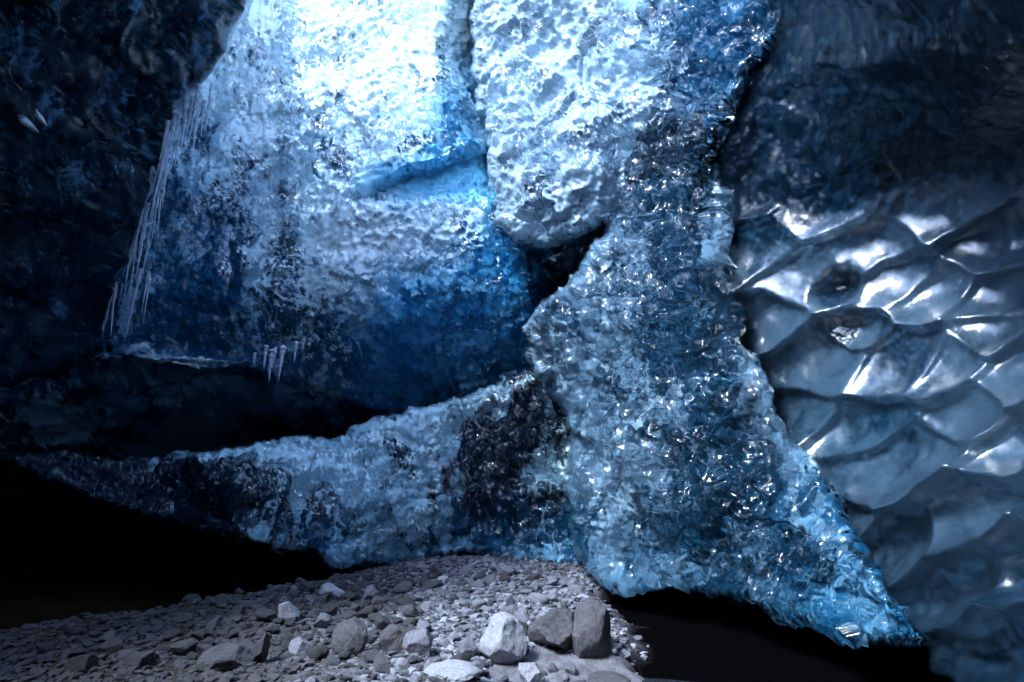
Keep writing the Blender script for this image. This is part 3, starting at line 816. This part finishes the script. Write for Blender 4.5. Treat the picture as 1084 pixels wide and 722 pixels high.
def stone_at(x, y, w, d, h, rot, shape, mat, tone=0.3, sink=0.3, name='stone', tilt=(0, 0)):
    me = shape if isinstance(shape, bpy.types.Mesh) else None
    z, _ = ground_z(np.array([x]), np.array([y]))
    o = bpy.data.objects.new(name, me); col.objects.link(o)
    o.location = (x, y, float(z[0]) + h * (1 - 2 * sink) / 2)
    o.scale = (w / 2, d / 2, h / 2); o.rotation_euler = (tilt[0], tilt[1], rot)
    return o


def stone_me(seed, mat, tone, subdiv=3, ang=0.6, smooth=True):
    V, Fc = stone_mesh(seed, subdiv, ang)
    o = mesh_obj('stone_shape', V, Fc, mat, {'tone': np.full(len(V), tone)}, smooth)
    me = o.data; bpy.data.objects.remove(o)
    if smooth:
        try: me.set_sharp_from_angle(angle=math.radians(35))
        except Exception: pass
    return me


BIG = []
def big(u, v, wpx, hpx, mat, label, seed, tone=0.2, ang=0.6, sink=0.25, depth=0.9, name='boulder', rot=0.3, tilt=(0, 0), subdiv=5):
    p = ground_pt(u, v + hpx * 0.35, 0.0)
    dist = float((p - CAM) @ FWD)
    w = wpx * dist / F; h = hpx * dist / F / (1 - sink * 0.8)
    o = stone_at(p[0], p[1], w, w * depth, h, rot, stone_me(seed, mat, tone, subdiv, ang), mat, sink=sink, name=name, tilt=tilt)
    tag(o, label, 'boulder' if name == 'boulder' else 'stone')
    BIG.append((p[0], p[1], w * 0.45))


big(532, 679, 54, 50, M_pale, 'pale rounded boulder at the edge of the gravel beside the dark wet one', 21, ang=0.4, depth=0.9, rot=0.2)
big(625, 669, 50, 56, M_wet, 'dark grey boulder standing against the black ground at the end of the gravel', 32, ang=0.4, sink=0.3, rot=-0.2)
big(590, 672, 62, 40, M_wet, 'low grey boulder between the pale boulder and the dark one', 23, ang=0.6, sink=0.3, rot=0.1)
big(562, 706, 34, 32, M_pale, 'small jagged whitish stone in front of the pale rounded boulder', 24, name='stone', rot=1.0, sink=0.15, tilt=(0.3, 0.2))
big(372, 690, 46, 38, M_wet, 'dark wet boulder with a flat face left of a smaller dark block-shaped one', 25, rot=0.5)
big(418, 688, 38, 32, M_wet, 'dark block-shaped boulder tilted among the gravel in the middle', 26, rot=0.9, tilt=(0.3, 0.1))
big(443, 694, 34, 28, M_stone, 'grey angular stone just right of the two dark boulders', 27, name='stone', tone=0.3)
big(492, 692, 24, 24, M_stone, 'grey stone close to the left side of the pale rounded boulder', 28, name='stone', tone=0.2)
big(304, 661, 26, 20, M_pale, 'pale faceted stone shining on the gravel left of centre', 29, name='stone', rot=0.8, tilt=(0.2, 0.5))
big(351, 633, 28, 18, M_pale, 'pale slab-like stone near the foot of the ice ledge', 30, name='stone', rot=0.4)
big(392, 633, 18, 17, M_stone, 'round grey cobble below the tip of the ice ledge', 31, name='stone', ang=0.3, tone=0.15)
big(426, 629, 24, 12, M_wet, 'dark flat stone near the back of the gravel', 33, name='stone')
big(238, 716, 58, 26, M_stone, 'large smooth grey cobble at the bottom edge', 34, ang=0.3, tone=0.75)  # high tone on the left-hand stones here and below is painted shade
big(272, 706, 22, 40, M_stone, 'narrow upright slab next to the smooth grey cobble', 35, name='stone', tone=0.8, rot=0.4, tilt=(0.1, 0.35))
big(478, 723, 66, 16, M_pale, 'flat pale slab lying at the water in the foreground', 36, tone=0.1, ang=0.4)
big(85, 719, 34, 18, M_stone, 'bluish stone in the near left corner of the gravel', 37, name='stone', tone=0.9)
big(150, 714, 40, 20, M_stone, 'broad grey stone near the bottom left of the gravel', 38, name='stone', tone=0.85)
big(192, 700, 32, 18, M_stone, 'grey slabby stone left of the smooth grey cobble', 39, name='stone', tone=0.8)
big(566, 627, 20, 13, M_stone, 'small grey stone at the far end of the gravel under the pillar', 40, name='stone', tone=0.3)
big(469, 623, 14, 10, M_pale, 'tiny pale pebble at the back of the gravel', 41, name='stone', ang=0.3)
big(193, 668, 24, 16, M_stone, 'bluish-grey faceted stone on the shaded left gravel', 42, name='stone', tone=0.75)
big(640, 706, 60, 10, M_wet, 'flat wet slab half drowned in the meltwater', 43, name='stone', sink=0.4)
big(316, 700, 30, 20, M_stone, 'mid grey stone left of the dark wet boulder', 44, name='stone', tone=0.2, rot=1.2)
big(340, 668, 22, 16, M_stone, 'blue-grey stone between the shining stone and the dark boulder', 45, name='stone', tone=0.35)
big(455, 655, 20, 13, M_stone, 'light grey stone in the middle of the gravel', 46, name='stone', tone=0.0)

# countable stones, one object each
PROT = [stone_me(100 + k, M_stone, t, 3, 0.6) for k, t in enumerate([0.0, 0.1, 0.15, 0.25, 0.35, 0.5, 0.6, 0.7, 0.9, 0.2, 0.4, 0.8])]
STONE_LABEL = 'small angular grey stone lying loose in the gravel bed'
placed = list(BIG); k = 0; tries = 0
while k < 250 and tries < 20000:
    tries += 1
    u = random.uniform(20, 640) if random.random() < 0.8 else random.uniform(250, 640); v = random.uniform(612, 722)
    if v < 612 + max(0, 330 - u) * 0.28: continue
    p = ground_pt(u, v)
    s = random.choice([0.05, 0.06, 0.07, 0.08, 0.09, 0.10, 0.12]) * (0.55 + 0.1 * p[1])
    if p[0] > 0.45 or any((p[0] - a) ** 2 + (p[1] - b) ** 2 < (0.5 * s + c) ** 2 for a, b, c in placed): continue
    placed.append((p[0], p[1], s * 0.4))
    o = stone_at(p[0], p[1], s * random.uniform(0.9, 1.3), s * random.uniform(0.7, 1.0), s * random.uniform(0.5, 0.85), random.uniform(0, 6.28),
                 random.choice(PROT if p[0] > -0.5 else [PROT[i_] for i_ in (7, 8, 11)]), M_stone, sink=0.22, tilt=(random.uniform(-.4, .4), random.uniform(-.4, .4)))  # left of centre only dark tones, painting in the shade there
    tag(o, STONE_LABEL, 'stone', 'loose stones of the gravel bed')
    k += 1


# the uncounted rest of the gravel
def gravel():
    shapes = [stone_mesh(500 + k, 1, 0.6) for k in range(10)]
    r = np.random.default_rng(5)
    Vs = []; Fs = []; T = []; base = 0; n = 0
    XS = r.uniform(-3.6, 0.75, 36000); YS = 2.5 + 4.6 * r.random(36000) ** 1.2; ZS, SS = ground_z(XS, YS)
    for x, y, zz, ss in zip(XS, YS, ZS, SS):
        z = [zz]
        if ss > 0.95 * r.random() ** 1.5 + 0.03: continue
        if y < 3.25 and x > -0.1: continue
        s = 0.006 + 0.026 * r.random() ** 3
        V, Fc = shapes[r.integers(10)]
        a = r.uniform(0, 6.28); ca, sa = math.cos(a), math.sin(a)
        W = V * np.array([s, s * r.uniform(0.6, 1), s * r.uniform(0.4, 0.8)])
        W = np.stack([W[:, 0] * ca - W[:, 1] * sa, W[:, 0] * sa + W[:, 1] * ca, W[:, 2] + W[:, 0] * r.uniform(-.4, .4)], -1) + np.array([x, y, z[0] + s * 0.1])
        Vs.append(W); Fs.append(Fc + base); base += len(W); T.append(np.full(len(W), min(1.0, r.random() ** 1.3 + 0.9 * max(0, min(1, (-0.3 - x) / 0.8))))); n += 1  # tone darkens leftward to paint in the falling-off light
    o = mesh_obj('gravel', np.concatenate(Vs), np.concatenate(Fs), M_stone, {'tone': np.concatenate(T)}, smooth=False)
    tag(o, 'grey gravel and grit covering the cave floor', kind='stuff')


gravel()


# ------------------------------------------------------------------ icicles
def icicle_mesh(seed, length, r0, bend=0.05):
    r = np.random.default_rng(seed); n = 26; m = 10
    t = np.linspace(0, 1, n); V = []
    rad = r0 * ((1 - t) ** 0.9 + 0.12 * np.exp(-t * 10)) * (1 + 0.22 * np.sin(t * r.uniform(30, 50) + r.uniform(0, 6))) * (1 + 0.2 * r.normal(size=n)) + 0.0006
    bx = bend * r.uniform(-1, 1) * length; by = bend * r.uniform(-1, 1) * length
    for i in range(n):
        for j in range(m):
            a = 2 * math.pi * j / m
            rr = rad[i] * (1 + 0.18 * math.sin(3 * a + i * 0.7 + seed))
            V.append((rr * math.cos(a) + bx * t[i] ** 2, rr * math.sin(a) + by * t[i] ** 2, -length * t[i]))
    V.append((0, 0, 0.01)); V.append((bx, by, -length - 0.004))
    Q = [[i * m + j, i * m + (j + 1) % m, (i + 1) * m + (j + 1) % m, (i + 1) * m + j] for i in range(n - 1) for j in range(m)]
    Tr = [[n * m, (j + 1) % m, j] for j in range(m)] + [[n * m + 1, (n - 1) * m + j, (n - 1) * m + (j + 1) % m] for j in range(m)]
    return np.array(V), [np.array(Q), np.array(Tr)]


def icicle(u, v, lpx, wpx, d, seed, label, group):
    p = unproj(u, v, d); L = lpx * d / F / 0.985; r0 = wpx * d / F / 2
    V, Fc = icicle_mesh(seed, L, r0)
    o = mesh_obj('icicle', V, Fc, M_icicle, {'milk': np.full(len(V), 0.6), 'deep': np.zeros(len(V)), 'dirt': np.zeros(len(V))})
    o.location = p.tolist(); o.rotation_euler = (random.uniform(-.03, .03), random.uniform(0.02, 0.12), random.uniform(0, 0.5))
    tag(o, label, 'icicle', group)


IL = [(214, 90, 55, 7), (207, 98, 70, 7), (200, 103, 60, 8), (192, 112, 52, 8), (186, 118, 75, 8), (181, 128, 60, 6), (176, 140, 95, 7), (170, 155, 75, 6), (164, 175, 70, 6), (160, 195, 90, 6),
      (154, 215, 60, 6), (147, 222, 85, 7), (141, 230, 110, 7), (134, 232, 70, 6), (128, 238, 132, 10), (121, 236, 110, 9), (115, 240, 85, 7), (110, 262, 60, 6), (105, 270, 60, 5), (150, 285, 75, 5), (118, 300, 70, 6), (156, 245, 60, 5), (137, 290, 40, 4)]
IL = [(a, b, c, d * 0.8) for a, b, c, d in IL] + [(a + random.uniform(2, 9), b + random.uniform(-4, 14), c * random.uniform(.35, .8), d * random.uniform(.35, .6)) for a, b, c, d in IL * 2]
for k, (u, v, l, w) in enumerate(IL):
    icicle(u + random.uniform(-5, 5), v, l * random.uniform(.9, 1.1), w, 6.0 if v > 120 else 6.1, 600 + k, 'slender ridged icicle in the long fringe along the edge of the dark left wall', 'icicles fringing the dark left wall')
for k, (u, v, l, w) in enumerate([(264, 528, 38, 3), (269, 530, 42, 3), (274, 527, 38, 3.5), (279, 526, 44, 3), (285, 524, 30, 3), (290, 530, 26, 2.5), (253, 505, 20, 3), (257, 504, 14, 2.5), (310, 540, 34, 3), (235, 500, 10, 2.5)]):
    icicle(u, v, l, w, 5.25, 650 + k, 'thin clear icicle hanging from the left part of the low ice ledge', 'icicles under the ledge')
for k, (u, v, l, w) in enumerate([(282, 366, 26, 5), (289, 370, 34, 6), (292, 368, 22, 4), (300, 366, 38, 6), (314, 362, 22, 5), (270, 374, 12, 4), (322, 358, 14, 4)]):
    icicle(u, v, l, w, 6.25, 670 + k, 'short icicle at the foot of the frosty seam on the bright wall', 'icicles under the frosty seam')

def glint(u, v, lpx, wpx, ang, seed, label):  # white flake added to stand in for a glint of light
    dg = bpy.context.evaluated_depsgraph_get()
    d = Vector((FWD + (u - 542) / F * RT - (v - 361) / F * UP).tolist())
    ok, loc, nrm, _, _, _ = scene.ray_cast(dg, Vector(CAM.tolist()), d.normalized())
    if not ok: return
    dist = (loc - Vector(CAM.tolist())).length
    V, Fc = stone_mesh(seed, 2, 0.6)
    V[:, 2] *= (1 - np.abs(V[:, 0]) * 0.95) ** 0.8; V[:, 2] += 0.3 * V[:, 0] ** 2
    V = V * np.array([lpx * dist / F / 2, 0.02, wpx * dist / F / 2])
    o = mesh_obj('glint_flake', V, Fc, M_icicle, {'milk': np.ones(len(V)), 'deep': np.zeros(len(V)), 'dirt': np.zeros(len(V))}, smooth=False)
    o.location = loc - d.normalized() * 0.03; o.rotation_euler = (-0.5, -math.radians(ang), 0.5)
    tag(o, label, 'ice shard')


glint(27, 129, 24, 9, -42, 801, 'longer of two white flakes added as glints of light on the dark left wall')
glint(41, 122, 20, 8, -52, 802, 'shorter of two white flakes added as glints of light, right of its twin on the dark wall')

# ------------------------------------------------------------------ light
w = bpy.data.worlds.new('World'); scene.world = w; w.use_nodes = True
nt = w.node_tree; nt.nodes.clear()
o_ = nt.nodes.new('ShaderNodeOutputWorld'); bg = nt.nodes.new('ShaderNodeBackground'); sk = nt.nodes.new('ShaderNodeTexSky')
sk.sky_type = 'NISHITA'; sk.sun_disc = False
SUN_EL, SUN_AZ = 52.0, 232.0      # azimuth clockwise from +Y
sk.sun_elevation = math.radians(SUN_EL); sk.sun_rotation = math.radians(SUN_AZ)
sk.air_density = 1.0; sk.dust_density = 0.6; sk.ozone_density = 1.5
bg.inputs[1].default_value = 0.15
nt.links.new(sk.outputs[0], bg.inputs[0]); nt.links.new(bg.outputs[0], o_.inputs[0])
sl = bpy.data.lights.new('sun', 'SUN'); sl.energy = 1.05; sl.angle = math.radians(14); sl.color = (0.82, 0.92, 1.0)
so = bpy.data.objects.new('sun', sl); col.objects.link(so)
e, a = math.radians(SUN_EL), math.radians(SUN_AZ)
dirv = Vector((math.sin(a) * math.cos(e), math.cos(a) * math.cos(e), math.sin(e)))
so.rotation_euler = dirv.to_track_quat('Z', 'Y').to_euler()
so.location = (0, 0, 30)

scene.view_settings.view_transform = 'Standard'
scene.view_settings.look = 'None'
scene.view_settings.gamma = 1.0
scene.view_settings.exposure = 3.08
scene.render.engine = 'CYCLES'
scene.cycles.use_denoising = True
scene.cycles.max_bounces = 7
scene.cycles.transmission_bounces = 6
scene.cycles.diffuse_bounces = 3
scene.cycles.glossy_bounces = 3
scene.cycles.sample_clamp_indirect = 6
